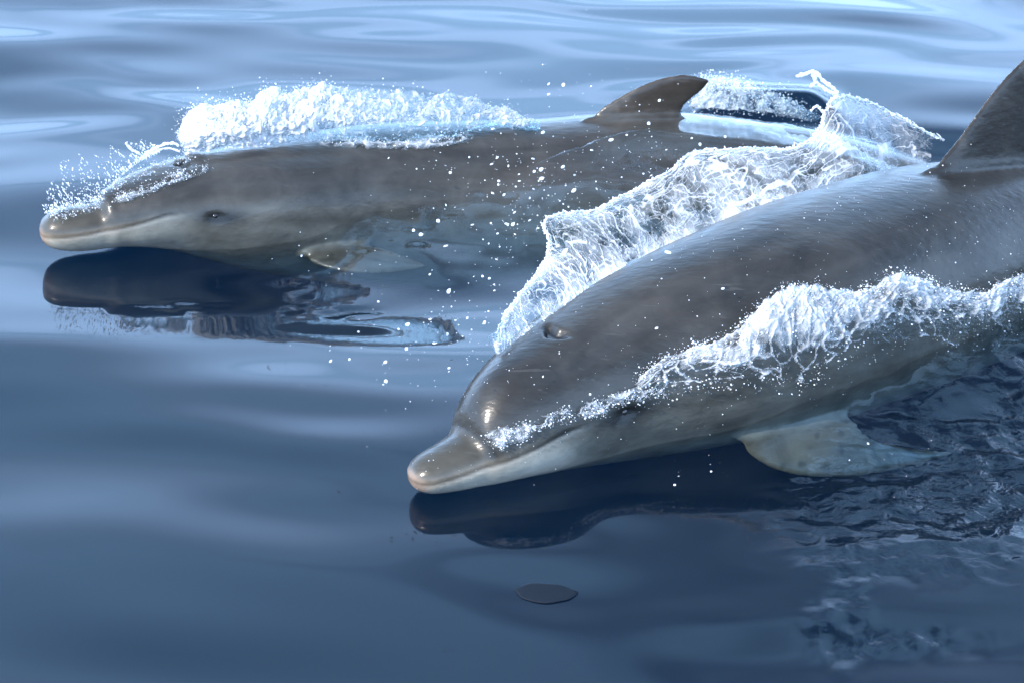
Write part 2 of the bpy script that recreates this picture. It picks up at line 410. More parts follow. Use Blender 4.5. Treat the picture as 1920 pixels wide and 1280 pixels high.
rear_parts = [REAR.tube(), dorsal(REAR, [(1.20, .09), (1.30, .190), (1.375, .232), (1.445, .270), (1.505, .294), (1.555, .300), (1.60, .288)],
                                   [(1.63, .09), (1.57, .18), (1.55, .20), (1.55, .22), (1.566, .24), (1.59, .262), (1.603, .284)], .018),
              blade(r_lead, r_trail, .014, flare=0), blade(mirrored(REAR, r_lead), mirrored(REAR, r_trail), .014, flare=0)] + flukes(REAR)

MOUTH = np.array([(0.0, .000), (.02, -.001), (.06, .002), (.10, .006), (.15, .013), (.20, .022), (.235, .030), (.26, .034), (.285, .033)])
def finish_body(B, parts, label, eye_pr, hole_s, crease=1.0, tone=0.84):
    co, fc, lap = fuse(parts, VOX)
    loc, idx = B.local(co)
    s, u, l = loc.T; k = B.k
    wn_ = np.interp(s, B.s, B.ps)                                  # profile length of every vertex
    hw = np.interp(s, B.s, B.w) + 1e-6; ht = np.interp(s, B.s, B.t) + 1e-6; hb = np.interp(s, B.s, B.b) + 1e-6
    rho = np.sqrt((l/hw)**2 + (u/np.where(u > 0, ht, hb))**2); inl = (s > .3*k) & (s < B.L - .3)
    onbody = (rho < 1.07) | ~inl
    # soften where the fins leave the body
    fin = np.where(onbody, 0, 1.0); f = fin.copy()
    c2 = np.c_[f, f, f]
    for _ in range(16): c2 = lap(c2, 0.9)
    soft = np.clip(c2[:, 0]*(1-c2[:, 0])*4, 0, 1)[:, None]
    sm = co
    for _ in range(44): sm = lap(sm, 0.8)
    co = co + (sm - co)*soft
    # mouth line, melon crease fold, eye socket, blowhole: pressed into the surface
    nu = np.where(u > 0, u/ht, u/hb)
    mo = np.interp(wn_, MOUTH[:, 0], MOUTH[:, 1])*k
    side = np.abs(l) > 0.25*hw
    dm = np.abs(u - mo); mouth = np.exp(-(dm/(.0042*k))**2)*(wn_ < .286)*np.where(side | (wn_ < .03), 1, .0)*sstep(.30, .26, wn_)
    e_s, e_u = eye_pr
    de = np.hypot((wn_ - e_s)/1.7, (u/k - e_u))
    eye_r = np.exp(-(de/.016)**2)*(np.abs(l) > .4*hw)
    dh = np.hypot((wn_ - hole_s)/0.75 - .5*np.abs(l/k), np.abs(l)/k*0.62)
    hole = np.exp(-(dh/.017)**4)*(u > 0)
    fold = crease*np.exp(-((wn_ - .128 - .25*np.maximum(0, .06 - u/k))/.006)**2)*sstep(.0, .03, u/k)
    nrm = np.stack([np.interp(s, B.s, B.U[:, a])*(u/ht) + np.interp(s, B.s, B.W[:, a])*(l/hw) for a in range(3)], 1)
    nrm /= np.linalg.norm(nrm, axis=1)[:, None] + 1e-9
    co = co - nrm*(mouth*.0025 + eye_r*.006 + hole*.014 + fold*.003)[:, None]*k
    # pigment: dark cape, grey flank, pale throat and belly, pinkish beak tip, dark eye stripe
    n = fbm(co*7, 4, 3); n2 = fbm(co*22, 3, 9); st_ = fbm(np.c_[s*5, u*42, l*42], 3, 15)
    h = nu + .16*n + .05*n2 + .10*np.sin(wn_*5)*0
    cape, flank, pale = np.array([.0225, .0208, .0185])*tone, np.array([.051, .050, .043])*tone, np.array([.15, .15, .125])
    a = sstep(.75, -.15, h)[:, None]; b = sstep(-.28, -.88, h)[:, None]
    col = cape*(1-a) + flank*a; col = col*(1 + .32*st_ + .22*n)[:, None]; col = col*(1-b) + pale*b
    head = sstep(.36, .20, wn_)                                   # lower jaw pale right up to the mouth
    jaw = (head*sstep(.004, -.006, (u-mo)/k))[:, None]
    jc = np.array([.16, .157, .135])*(1 + .12*n[:, None]); col = col*(1-jaw*.85) + jc*jaw*.85
    upj = (sstep(.15, .11, wn_)*sstep(-.002, .006, (u-mo)/k))[:, None]
    col = col*(1-upj) + np.array([.030, .027, .021])*(1 + .35*n2[:, None])*upj
    lip = (np.exp(-((u-mo)/k/.010)**2)*sstep(.25, .12, wn_))[:, None]; col = col*(1-lip*.5) + np.array([.22, .18, .135])*lip*.5
    pk = (sstep(.030, .004, wn_ + .9*np.maximum(0, u/k)))[:, None]; col = col*(1-pk) + np.array([.15, .110, .085])*pk
    es = np.exp(-(((wn_ - e_s - .006)/.050)**2 + ((u/k - e_u + .002)/.020)**2))*(np.abs(l) > .3*hw)
    bl = np.exp(-((u/k - e_u + .0 - .06*(wn_-e_s))/.012)**2)*sstep(.13, .2, wn_)*sstep(e_s, e_s-.05, wn_)*.5*(np.abs(l) > .3*hw)
    col = col*(1 - .86*np.clip(es*1.3, 0, 1))[:, None]*(1-.35*bl)[:, None]
    col = col*(1 - .5*mouth[:, None])*(1-.92*hole[:, None])*(1-.45*fold[:, None])
    pec = (sstep(1.02, 1.12, rho)*(u < 0)*inl)[:, None]; col = col*(1-pec) + np.array([.040, .036, .027])*(1+.35*n[:, None]+.25*n2[:, None])*(1 - .45*sstep(.25, .75, vnoise(co*60, 8)))[:, None]*pec
    dor = (~onbody & (u > 0)).astype(float)
    dor = sstep(1.03, 1.20, rho)*(u > 0)*inl; spk = sstep(.15, .55, n2)*dor
    col = col*(1 - dor[:, None]*np.array([.20, .26, .31]))*(1+.9*spk[:, None])
    root = bpy.data.objects.new('dolphin', None); COL.objects.link(root)
    base = B.pt(1.0, 0); root.location = base
    tag(root, label, 'dolphin', 'dolphins swimming at the surface')
    bo = mesh_obj('body', co - base, fc, SKIN, root, attrs={'pigment': np.clip(col, 0.004, .8)})
    bvh = BVHTree.FromPolygons(co.tolist(), fc.tolist())
    si = float(np.interp(e_s, B.ps, B.s))
    for sg in (1, -1):
        o_ = B.pt(si, e_u*k, sg*.4); d_ = B.pt(si, e_u*k, 0) - o_
        hit, _, _, _ = bvh.ray_cast(Vector(o_), Vector(d_).normalized())
        if hit is None: continue
        bm = bmesh.new(); bmesh.ops.create_uvsphere(bm, u_segments=20, v_segments=12, radius=.0080*k)
        me = bpy.data.meshes.new('eye'); bm.to_mesh(me); bm.free(); me.materials.append(EYE)
        for p in me.polygons: p.use_smooth = True
        e = bpy.data.objects.new('eye', me); COL.objects.link(e); e.parent = root
        dd = np.array(Vector(d_).normalized()); e.location = np.array(hit) - base + dd*.0055*k
    sh = float(np.interp(hole_s, B.ps, B.s))
    o_ = B.pt(sh, .5); d_ = B.pt(sh, 0) - o_
    hit, nn, _, _ = bvh.ray_cast(Vector(o_), Vector(d_).normalized())
    bm = bmesh.new(); bmesh.ops.create_uvsphere(bm, u_segments=20, v_segments=10, radius=1.0)
    fr = np.stack([np.array([np.interp(sh, B.s, A[:, a]) for a in range(3)]) for A in (B.T, B.W, B.U)], 1)
    for v in bm.verts:
        q = np.array(v.co); q = np.array([q[0]*.0105 + .010*abs(q[1])**1.5, q[1]*.024, q[2]*.004])*k
        v.co = fr @ q
    me = bpy.data.meshes.new('blowhole'); bm.to_mesh(me); bm.free(); me.materials.append(HOLE)
    for p in me.polygons: p.use_smooth = True
    e = bpy.data.objects.new('blowhole', me); COL.objects.link(e); e.parent = root; e.location = np.array(hit) - base - fr[:, 2]*.001
    return root, bvh, co

front_root, FBVH, FCO = finish_body(FRONT, front_parts, 'dark grey dolphin in front with a tall fin, snout just above its dark reflection', (.385, .026), .345)
rear_root, RBVH, RCO = finish_body(REAR, rear_parts, 'paler dolphin behind, white foam breaking on its back and small curved fin', (.385, .022), .345, crease=.3, tone=1.20)

# ---------------------------------------------------------------- water surface
def spaced(lo, hi, fine, far, grow=1.22):
    xs = list(np.arange(lo, hi, fine)); st = fine
    while xs[-1] < far: st *= grow; xs.append(xs[-1]+st)
    st = fine; pre = []; x = lo
    while x > -far: st *= grow; x -= st; pre.append(x)
    return np.array(pre[::-1] + xs)
def refine(a, lo, hi, step):
    return np.unique(np.round(np.r_[a[a < lo], np.arange(lo, hi, step), a[a > hi]], 5))
gx = refine(spaced(-1.75, 1.9, .014, 400), .15, 1.25, .008)
gy = refine(spaced(2.9, 8.2, .014, 400), 3.55, 4.75, .008)
X, Y = np.meshgrid(gx, gy); x, y = X.ravel(), Y.ravel()
def wave_field(x, y, n, lo, hi, slope, spread, seed):
    r = np.random.default_rng(seed); z = np.zeros_like(x)
    for _ in range(n):
        lam = lo*(hi/lo)**r.random(); kk = 2*np.pi/lam; a = r.normal(0, R(spread)); ph = r.random()*2*np.pi
        z += slope*math.sqrt(2/n)/kk*np.sin(kk*(x*math.sin(a) + y*math.cos(a)) + ph)
    return z
near = sstep(8.5, 5.0, np.hypot(x, y)); fade = np.exp(-np.maximum(0, np.hypot(x, y)-14)/10)
wx = x + .10*fbm(np.c_[x, y]*1.1, 2, 40); wy = y + .10*fbm(np.c_[x, y]*1.1, 2, 41)
z = wave_field(wx, wy, 16, .55, 2.2, .058, 18, 11)*fade
amp = .35 + .65*sstep(-.3, .4, fbm(np.c_[x*.8, y*1.3], 2, 44))
z += wave_field(wx, wy, 24, .16, .50, .064, 16, 12)*fade*(.46 + .54*sstep(4.6, 5.7, y))*amp
far_swell = wave_field(x, y, 8, 3.0, 9.0, .02, 30, 13)*np.exp(-np.maximum(0, np.hypot(x, y)-60)/60); z += far_swell*sstep(6, 12, np.hypot(x, y))
# churned water beside the front dolphin's flank and behind its head
A0 = at_z(1400, 880, 0); A1 = at_z(1900, 900, 0); A2 = at_z(1700, 1010, 0)
def blob(px, py, rx, ry):
    c = at_z(px, py, 0); return np.exp(-(((x-c[0])/rx)**2 + ((y-c[1])/ry)**2)**1.5)
churn = np.clip(blob(1620, 960, .16, .17) + blob(1800, 930, .24, .22) + blob(1950, 850, .3, .3) + .8*blob(1560, 830, .2, .12)*0 + .5*blob(1740, 1050, .2, .07) + blob(1780, 650, .2, .2), 0, 1)
churn = churn*(.30 + .70*sstep(-.5, .6, fbm(np.c_[x*5, y*9], 3, 50)))
cx_, cy_ = x + .03*fbm(np.c_[x, y]*14, 2, 51), y + .03*fbm(np.c_[x, y]*14, 2, 52)
z += churn*(.013*ridge(np.c_[cx_*6, cy_*10], 2, 53) + .0042*fbm(np.c_[cx_*22, cy_*32], 3, 54) - .008)
small = np.clip(blob(1570, 1180, .05, .09) + blob(1720, 1195, .11, .035) + blob(650, 572, .05, .03) + blob(560, 540, .022, .12) + blob(690, 440, .11, .03)
                + .6*blob(330, 570, .10, .03) + .5*blob(1600, 1110, .03, .10) + .5*blob(860, 945, .06, .035), 0, 1)
z += small*(.0060*fbm(np.c_[x*30, y*34], 2, 55))
# water drawn up over the back of the rear dolphin round its fin
rs, ri = np.array([REAR.s, np.arange(len(REAR.s))])
m_ = (x > -.2) & (x < 1.0) & (y > 4.9) & (y < 6.0)
xy = np.c_[x[m_], y[m_]]; dd = ((xy[:, None, :] - REAR.C[None, :, :2])**2).sum(2); ii = dd.argmin(1)
lat = ((xy - REAR.C[ii, :2])*REAR.W[ii, :2]).sum(1); sv = REAR.s[ii]
top = REAR.C[ii, 2] + REAR.t[ii]*np.sqrt(np.clip(1 - (lat/REAR.w[ii])**2, 0, 1)) + .010
film = sstep(.98, 1.48, sv)*sstep(.17, .11, lat)*sstep(-.20, -.05, lat)*sstep(2.3, 1.9, sv)
shelf = REAR.C[ii, 2] + REAR.t[ii]*.985 + .006 + .02*lat - .5*np.maximum(0, -lat)**1.5 + .005*fbm(xy*9, 2, 57) + .0026*fbm(xy*np.array([26, 40]), 3, 157)
z[m_] = np.where(film > .001, np.maximum(z[m_], z[m_]*(1-film) + shelf*film), z[m_])
def wrap(B, s0, s1, rise, width, z, seed):
    # the sea heaped up where it meets a swimming flank
    mm = (x > -1.3) & (x < 1.9) & (y > 3.3) & (y < 6.2); xy = np.c_[x[mm], y[mm]]; out_ = np.zeros(len(xy))
    for a_ in range(0, len(xy), 20000):
        q = xy[a_:a_+20000]; d2_ = ((q[:, None, :] - B.C[None, :, :2])**2).sum(2); i_ = d2_.argmin(1); far_ = np.sqrt(d2_.min(1))
        lt = ((q - B.C[i_, :2])*B.W[i_, :2]).sum(1); sq = B.s[i_]
        h0 = np.clip(-B.C[i_, 2], -B.b[i_]*.98, B.t[i_]*.98); rr_ = np.where(h0 > 0, B.t[i_], B.b[i_]) + 1e-6; we = B.w[i_]*np.sqrt(1 - (h0/rr_)**2)
        d_ = far_ - we
        out_[a_:a_+20000] = rise*np.exp(-(np.maximum(d_, 0)/width)**2)*sstep(s0, s0+.25, sq)*sstep(s1, s1-.3, sq)*sstep(-.12, -.03, d_)*sstep(-.02, .10, lt)
    z = z.copy(); z[mm] += out_*(1 + .5*fbm(xy*8, 3, seed)); return z
z = wrap(REAR, .50, 1.6, .030, .22, z, 58); z = wrap(FRONT, .62, 2.0, .045, .13, z, 59)
# steep little wave thrown up on the far side of its tail stock
w0, w1 = at_z(1310, 196, 0.03), at_z(1560, 226, 0.0); dw = (w1-w0)[:2]; Lw = np.linalg.norm(dw); dw /= Lw
tw = ((x-w0[0])*dw[0] + (y-w0[1])*dw[1])/Lw; nw = (x-w0[0])*-dw[1] + (y-w0[1])*dw[0]
z += .055*sstep(-.05, .15, tw)*sstep(1.15, .8, tw)*np.exp(-np.where(nw < 0, nw/.035, nw/.12)**2)
nxg, nyg = len(gx), len(gy)
ix = np.arange(nxg-1); iy = np.arange(nyg-1); IX, IY = np.meshgrid(ix, iy); a = (IY*nxg + IX).ravel()
F = np.stack([a, a+1, a+1+nxg, a+nxg], 1)
V = np.c_[x, y, z]; DEPTH = -6.0
# closed body of water: four bottom corners joined to the rim by skirts
nv = len(V); rim_b = np.arange(nxg); rim_t = (nyg-1)*nxg + np.arange(nxg); rim_l = np.arange(nyg)*nxg; rim_r = np.arange(nyg)*nxg + nxg-1
ring = np.r_[rim_b, rim_r[1:], rim_t[::-1][1:], rim_l[::-1][1:-1]]
low = V[ring].copy(); low[:, 2] = DEPTH; nr = len(ring)
j = np.arange(nr); j2 = (j+1) % nr
skirt = np.stack([ring[j], nv+j, nv+j2, ring[j2]], 1)
cen = nv + nr
bot = [[cen, nv+b, nv+a_, nv+a_] for a_, b in zip(j, j2)]
V = np.concatenate([V, low, [[0, 0, DEPTH]]])
tri_bot = np.stack([np.full(nr, cen), nv+j2, nv+j], 1)
me_faces = [tuple(f) for f in skirt.tolist()] + [tuple(f) for f in tri_bot.tolist()]
ch = np.r_[churn*.30 + small*.10, np.zeros(nr+1)]
me = bpy.data.meshes.new('sea_water')
allf = np.concatenate([F.ravel(), skirt.ravel(), tri_bot.ravel()]).astype(np.int32)
starts = np.r_[np.arange(0, 4*(len(F)+nr), 4), 4*(len(F)+nr) + np.arange(0, 3*nr, 3)].astype(np.int32)
me.vertices.add(len(V)); me.vertices.foreach_set('co', V.astype(np.float32).ravel())
me.loops.add(len(allf)); me.loops.foreach_set('vertex_index', allf)
me.polygons.add(len(starts)); me.polygons.foreach_set('loop_start', starts)
me.update(calc_edges=True); me.validate()
me.polygons.foreach_set('use_smooth', np.r_[np.ones(len(F), bool), np.zeros(2*nr, bool)])
at_ = me.attributes.new('churn', 'FLOAT', 'POINT'); at_.data.foreach_set('value', ch.astype(np.float32))
me.materials.append(WATER); me.update()
sea = bpy.data.objects.new('sea_water', me); COL.objects.link(sea); tag(sea, 'calm dark blue sea with gentle glossy ripples', kind='structure')

# ---------------------------------------------------------------- splashes
def hit(bvh, px, py, out=0.0):
    d = Vector(ray(px, py)); h, n, i, dist = bvh.ray_cast(Vector(CAMP), d)
    if h is None:                                                  # just off the outline: nearest skin to the ray
        q = CAMP + ray(px, py)*4.8; best = None
        for t_ in np.linspace(3.8, 6.4, 60):
            h2, n2, _, d2 = bvh.find_nearest(Vector(CAMP + ray(px, py)*t_))
            if best is None or d2 < best[0]: best = (d2, h2, n2)
        h, n = best[1], best[2]
    return np.array(h) + np.array(n)*out

def loft(rows, nu, nv):
    """grid of points through control rows (each a list of 3-D points, any number)"""
    Rr = np.stack([resample(r, nu) for r in rows])                 # k,nu,3
    k = len(rows); t = np.linspace(0, k-1, nv)
    G = cspline(np.arange(k, dtype=float), Rr, t) if k > 2 else (Rr[0][None]*(1-t)[:, None, None] + Rr[1][None]*t[:, None, None])
    return G                                                        # nv,nu,3
def grid_normals(G):
    du = np.gradient(G, axis=1); dv_ = np.gradient(G, axis=0); n = np.cross(du, dv_)
    return n/(np.linalg.norm(n, axis=2)[..., None] + 1e-9)
def grid_faces(nv, nu):
    i = np.arange(nu-1); j = np.arange(nv-1); I, J = np.meshgrid(i, j); a = (J*nu + I).ravel()
    return np.stack([a, a+1, a+1+nu, a+nu], 1)
def metric(G):
    """rough distances in metres along and across the sheet"""
    du = np.linalg.norm(np.diff(G, axis=1), axis=2).mean(0); dv_ = np.linalg.norm(np.diff(G, axis=0), axis=2).mean(1)
    U, V = np.meshgrid(np.r_[0, np.cumsum(du)], np.r_[0, np.cumsum(dv_)]); return U, V
def sheet(name, G, disp, foam, m=None, parent=None, keep=None):
    n = grid_normals(G)
    if np.mean(n[..., 1]) > 0: n = -n
    Q = G + n*disp[..., None]
    F_ = grid_faces(*G.shape[:2])
    if keep is not None:
        kf = keep.ravel()[F_].min(1) > 0; F_ = F_[kf]
    o = mesh_obj(name, Q.reshape(-1, 3), F_, m or FOAM, parent, attrs={'foam': foam.ravel()})
    return o, Q, n

_ico = {}
def ico(k):
    if k not in _ico:
        bm = bmesh.new(); bmesh.ops.create_icosphere(bm, subdivisions=k, radius=1.0)
        _ico[k] = (np.array([v.co for v in bm.verts]), np.array([[v.index for v in f.verts] for f in bm.faces])); bm.free()
    return _ico[k]
def drops_geo(P_, r, direc=None, stretch=None):
    P_ = np.asarray(P_, float); r = np.asarray(r, float); VV, FF, o = [], [], 0
    for k, sel in ((1, r < .0026), (2, r >= .0026)):
        p, rr = P_[sel], r[sel]
        if not len(p): continue
        v, f = ico(k); q = v[None]*rr[:, None, None]
        w = 1 + .22*np.stack([vnoise(v*1.7 + 31.7*i_, 5) for i_ in range(8)])[np.arange(len(p)) % 8]
        q = q*w[..., None]
        if direc is not None:
            d = direc[sel]; st = stretch[sel]; al = (q*d[:, None]).sum(2, keepdims=True)
            q = q + al*d[:, None]*(st[:, None, None] - 1)
        VV.append((p[:, None] + q).reshape(-1, 3)); FF.append((f[None] + (np.arange(len(p))*len(v))[:, None, None]).reshape(-1, 3) + o); o += len(p)*len(v)
    return np.concatenate(VV), np.concatenate(FF)
def tube_geo(path, rad, n=8, seed=0):
    path = np.asarray(path, float); rad = np.asarray(rad, float)*np.ones(len(path)); T = np.gradient(path, axis=0); T /= np.linalg.norm(T, axis=1)[:, None] + 1e-9
    A_ = np.cross(T, [.31, .22, .93]); A_ /= np.linalg.norm(A_, axis=1)[:, None] + 1e-9; B_ = np.cross(T, A_)
    th = np.linspace(0, 2*np.pi, n, endpoint=False)
    V_ = path[:, None] + rad[:, None, None]*(np.cos(th)[None, :, None]*A_[:, None] + np.sin(th)[None, :, None]*B_[:, None])
    F_ = []
    for i in range(len(path)-1):
        for j in range(n):
            a_, b_ = i*n+j, i*n+(j+1) % n; F_ += [(a_, b_, b_+n), (a_, b_+n, a_+n)]
    return V_.reshape(-1, 3), np.array(F_)
def merge(geos):
    V_, F_, o = [], [], 0
    for v, f in geos: V_.append(v); F_.append(f + o); o += len(v)
    return np.concatenate(V_), np.concatenate(F_)
def rope(pts, r, n=260, seed=0, wob=.004):
    p = resample(pts, n); t = np.linspace(0, len(pts)*2.2, n)[:, None]
    p = p + wob*np.stack([fbm(np.c_[t*1.5, t*0+k*9.1], 3, seed+k) for k in range(3)], 1)
    rr = r*(.55 + .9*np.abs(fbm(np.c_[t*3.1, t*0+4.4], 2, seed+7))*1.6)
    rr[0] = rr[-1] = .0003
    return tube_geo(p, rr)

def splash_root(name, label, cat, loc, group=None):
    o = bpy.data.objects.new(name, None); COL.objects.link(o); o.location = loc
    return tag(o, label, cat, group)
def adopt(root, *obs):
    for o in obs:
        me_ = o.data; n = len(me_.vertices); c_ = np.zeros(n*3, np.float32); me_.vertices.foreach_get('co', c_)
        c_ = (c_.reshape(-1, 3) - np.array(root.location, np.float32)); me_.vertices.foreach_set('co', c_.ravel()); me_.update(); o.parent = root
def scatter_on(Q, n_, prob, rnd):
    """n_ random grid points of a sheet, chosen with weight prob"""
    p = prob.ravel().clip(0); p = p/p.sum(); i = rnd.choice(len(p), n_, p=p); return Q.reshape(-1, 3)[i], i

# --- E: glassy sheet flung off the far side of the front dolphin's back
pairs = [((935, 668), (932, 655), .01), ((960, 650), (940, 622), .04), ((1000, 622), (952, 590), .07), ((1040, 600), (975, 555), .10), ((1085, 568), (1005, 512), .13),
 ((1125, 540), (1030, 460), .16), ((1150, 522), (1022, 412), .18), ((1200, 495), (1100, 397), .18), ((1260, 460), (1175, 362), .17), ((1330, 428), (1258, 320), .16),
 ((1400, 398), (1300, 288), .17), ((1470, 374), (1400, 281), .15), ((1540, 352), (1510, 268), .13), ((1590, 338), (1543, 215), .12), ((1635, 327), (1572, 181), .12),
 ((1690, 312), (1655, 203), .10), ((1748, 297), (1772, 262), .05)]
base_ = [hit(FBVH, *a) for a, _, _ in pairs]
edge_ = [at_y(b[0], b[1], base_[i][1] + w) for i, (_, b, w) in enumerate(pairs)]
mid_ = [b*.5 + e*.5 + np.array([-.012, .010, .022]) for b, e in zip(base_, edge_)]
def loft_pairs(rows, nu, nv):
    k = len(rows[0]); t = np.linspace(0, k-1, nu)
    Rr = np.stack([cspline(np.arange(k, dtype=float), np.array(r), t) for r in rows])
    kk = len(rows); tv = np.linspace(0, kk-1, nv)
    return cspline(np.arange(kk, dtype=float), Rr, tv) if kk > 2 else Rr[0][None]*(1-tv)[:, None, None] + Rr[1][None]*tv[:, None, None]
NU, NV = 900, 210
G = loft_pairs([[b - np.array([0, -.01, .02]) for b in base_], mid_, edge_], NU, NV)
U_, V_ = metric(G); uu, vv = np.meshgrid(np.linspace(0, 1, NU), np.linspace(0, 1, NV))
q2 = np.c_[U_.ravel(), V_.ravel()]; wq = q2 + .012*np.c_[fbm(q2*22, 2, 60), fbm(q2*22, 2, 61)]
lft = sstep(.62, .40, uu).ravel()
w2 = q2 + .016*np.c_[fbm(q2*14, 3, 260), fbm(q2*14, 3, 261)]
def strands(a_, b_, seed, lo=.77): return sstep(lo, .985, ridge(np.c_[a_, b_], 1, seed))
L1 = np.maximum(strands(w2[:, 0]*58 - w2[:, 1]*14, w2[:, 1]*15 + w2[:, 0]*6, 62), .85*strands(w2[:, 0]*118 + w2[:, 1]*10, w2[:, 1]*38, 72))
L2 = np.maximum(strands(w2[:, 0]*13 + w2[:, 1]*18, w2[:, 1]*66 - w2[:, 0]*16, 63), .85*strands(w2[:, 0]*34 + w2[:, 1]*40, w2[:, 1]*135 - w2[:, 0]*36, 73))
net = sstep(.10, .0, cells(np.c_[wq[:, 0]*50, wq[:, 1]*26], 3))
ln = np.maximum(lft*L1 + (1-lft)*L2, .45*net)
fine = strands(wq[:, 0]*130, wq[:, 1]*80, 64, .7)
big = fbm(q2*9, 3, 66)
right = sstep(.74, .88, uu).ravel()
wisp = fbm(np.c_[w2[:, 0]*24, w2[:, 1]*24], 4, 67)
fo = .10 + .85*ln*(.65 + .35*sstep(-.4, .3, big)) + .25*fine + .38*wisp + .20*big + .55*sstep(.30, .02, vv).ravel()*sstep(.10, .4, uu).ravel()*(1-right)*(.7 + wisp)
fo = fo*(1-.55*right) + right*(.10*big + .05)
veins = sstep(.72, .95, ridge(np.c_[q2[:, 0]*9 + 3*big, q2[:, 1]*9], 2, 68)); fo += right*veins*.45
fo += .9*sstep(.965, .995, vv).ravel()
dsp = (.0022*ln + .0020*fine + .007*fbm(q2*9, 2, 70) + .004*wisp)*sstep(0, .12, vv).ravel()
root = splash_root('splash_sheet', 'broad glassy white sheet of water flung up behind the back of the front dolphin', 'splash', base_[7])
so_, Q, nn_ = sheet('water_sheet', G, dsp.reshape(NV, NU), np.clip(fo, 0, 1).reshape(NV, NU), GLASSY)
edge_line = Q[-1]
rp = [rope(edge_line, .0026, 520, 3, .003), rope(Q[-4] + np.array([0, -.004, .002]), .0016, 420, 13, .008), rope(Q[-9], .0013, 420, 23, .010)]
tend = [[(1572, 181), (1562, 165), (1545, 152), (1522, 134), (1508, 140), (1492, 142)], [(1522, 134), (1530, 150), (1518, 163)], [(1566, 176), (1548, 168), (1530, 152), (1522, 138)],
        [(1545, 215), (1530, 200), (1520, 208)]]
yb = edge_[14][1]
for i, t_ in enumerate(tend): rp.append(rope([at_y(a, b, yb) for a, b in t_], .0042 - .0005*i, 60, 30+i, .002))
v_, f_ = merge(rp); ro_ = mesh_obj('rim', v_, f_, DROP)
adopt(root, so_, ro_)
SHEET_EDGE, SHEET_Q = edge_line, Q

# --- A: white crest breaking over the rear dolphin's back
rA = np.random.default_rng(21)
lowA = [(352, 288), (400, 286), (450, 280), (520, 272), (600, 266), (680, 268), (760, 268), (840, 258), (920, 244), (1010, 246)]
topA = [(344, 246), (372, 200), (428, 192), (470, 186), (503, 164), (540, 176), (600, 158), (660, 166), (760, 172), (850, 178), (930, 197), (1015, 236)]
def top_at(xq, T_): a = np.array(T_, float); return np.interp(xq, a[:, 0], a[:, 1])
layers, allQ = [], []
root = splash_root('foam_crest', 'white burst of foam breaking over the back of the rear dolphin', 'splash', hit(RBVH, 600, 300))
for li_, (dy, hs) in enumerate(((.075, 1.0), (.045, .82), (.015, .60))):
    xs = np.linspace(346, 1012, 34); rows = [[], [], []]
    for xq in xs:
        yl = top_at(xq, lowA); yt = top_at(xq, topA)
        b = hit(RBVH, xq, yl, .004); xe = xq - 10*sstep(480, 350, xq)
        e = at_y(xe, yl + (yt-yl)*hs, b[1] + dy)
        rows[0].append(b); rows[1].append(b*.5 + e*.5 + np.array([0, -.02, .012])); rows[2].append(e)
    G = loft_pairs(rows, 560, 70); U_, V_ = metric(G); uu, vv = np.meshgrid(np.linspace(0, 1, 560), np.linspace(0, 1, 70))
    q2 = np.c_[U_.ravel(), V_.ravel()]; q3 = np.c_[q2, np.full(len(q2), li_*3.3)]
    wq = q3 + .010*np.c_[fbm(q3*40, 2, 80), fbm(q3*40, 2, 81), fbm(q3*40, 2, 82)]
    lump = fbm(wq*28, 5, 83+li_, .62); lump2 = ridge(wq*60, 2, 90+li_)
    edge_n = .20*fbm(np.c_[q2[:, 0]*26, q2[:, 0]*0, q3[:, 2]], 5, 95, .65) + .10*lump ; vq = vv.ravel() + edge_n - .10
    wl = sstep(.55, .15, uu).ravel()
    worm = sstep(.55, .95, ridge(np.c_[wq[:, 0]*55, wq[:, 1]*80, wq[:, 2]], 1, 96))
    fo = .26 + .66*wl + .75*lump + .42*worm + .55*(lump2-.5) + .40*sstep(.2, .75, vv.ravel()) - .60*sstep(.45, .0, vv.ravel())*(1-.5*wl) - .36*sstep(.28, .7, uu.ravel())
    fo *= sstep(1.0, .86, vq)
    fo *= sstep(1.0, .93, uu.ravel())*sstep(0, .012, uu.ravel())
    dsp = .018*lump + .004*(lump2-.5) + .004*worm
    o_, Q, nn_ = sheet('foam_layer', G, dsp.reshape(G.shape[:2]), np.clip(fo, 0, 1).reshape(G.shape[:2]))
    layers.append(o_); allQ.append((Q, fo.reshape(G.shape[:2]).clip(0, 1), uu, vv))
geo = []
for li_, (Q, fo, uu, vv) in enumerate(allQ):
    n_ = (2400, 1200, 900)[li_]
    p, i = scatter_on(Q, n_, fo*(.15 + vv**2)*(.35 + sstep(.8, .0, uu)), rA)
    k_ = vv.ravel()[i]; sp = (.003 + .007*sstep(.7, 1, k_))[:, None]
    p = p + rA.normal(0, 1, (n_, 3))*sp + np.c_[np.zeros(n_)-.004, rA.uniform(-.02, .02, n_), np.abs(rA.normal(0, .007, n_))*sstep(.6, 1, k_)]
    geo.append(drops_geo(p, .0005 + .0015*rA.random(n_)**4))
v_, f_ = merge(geo); dr = mesh_obj('foam_drops', v_, f_, DROP); tag(dr, kind='stuff')
adopt(root, *layers, dr)

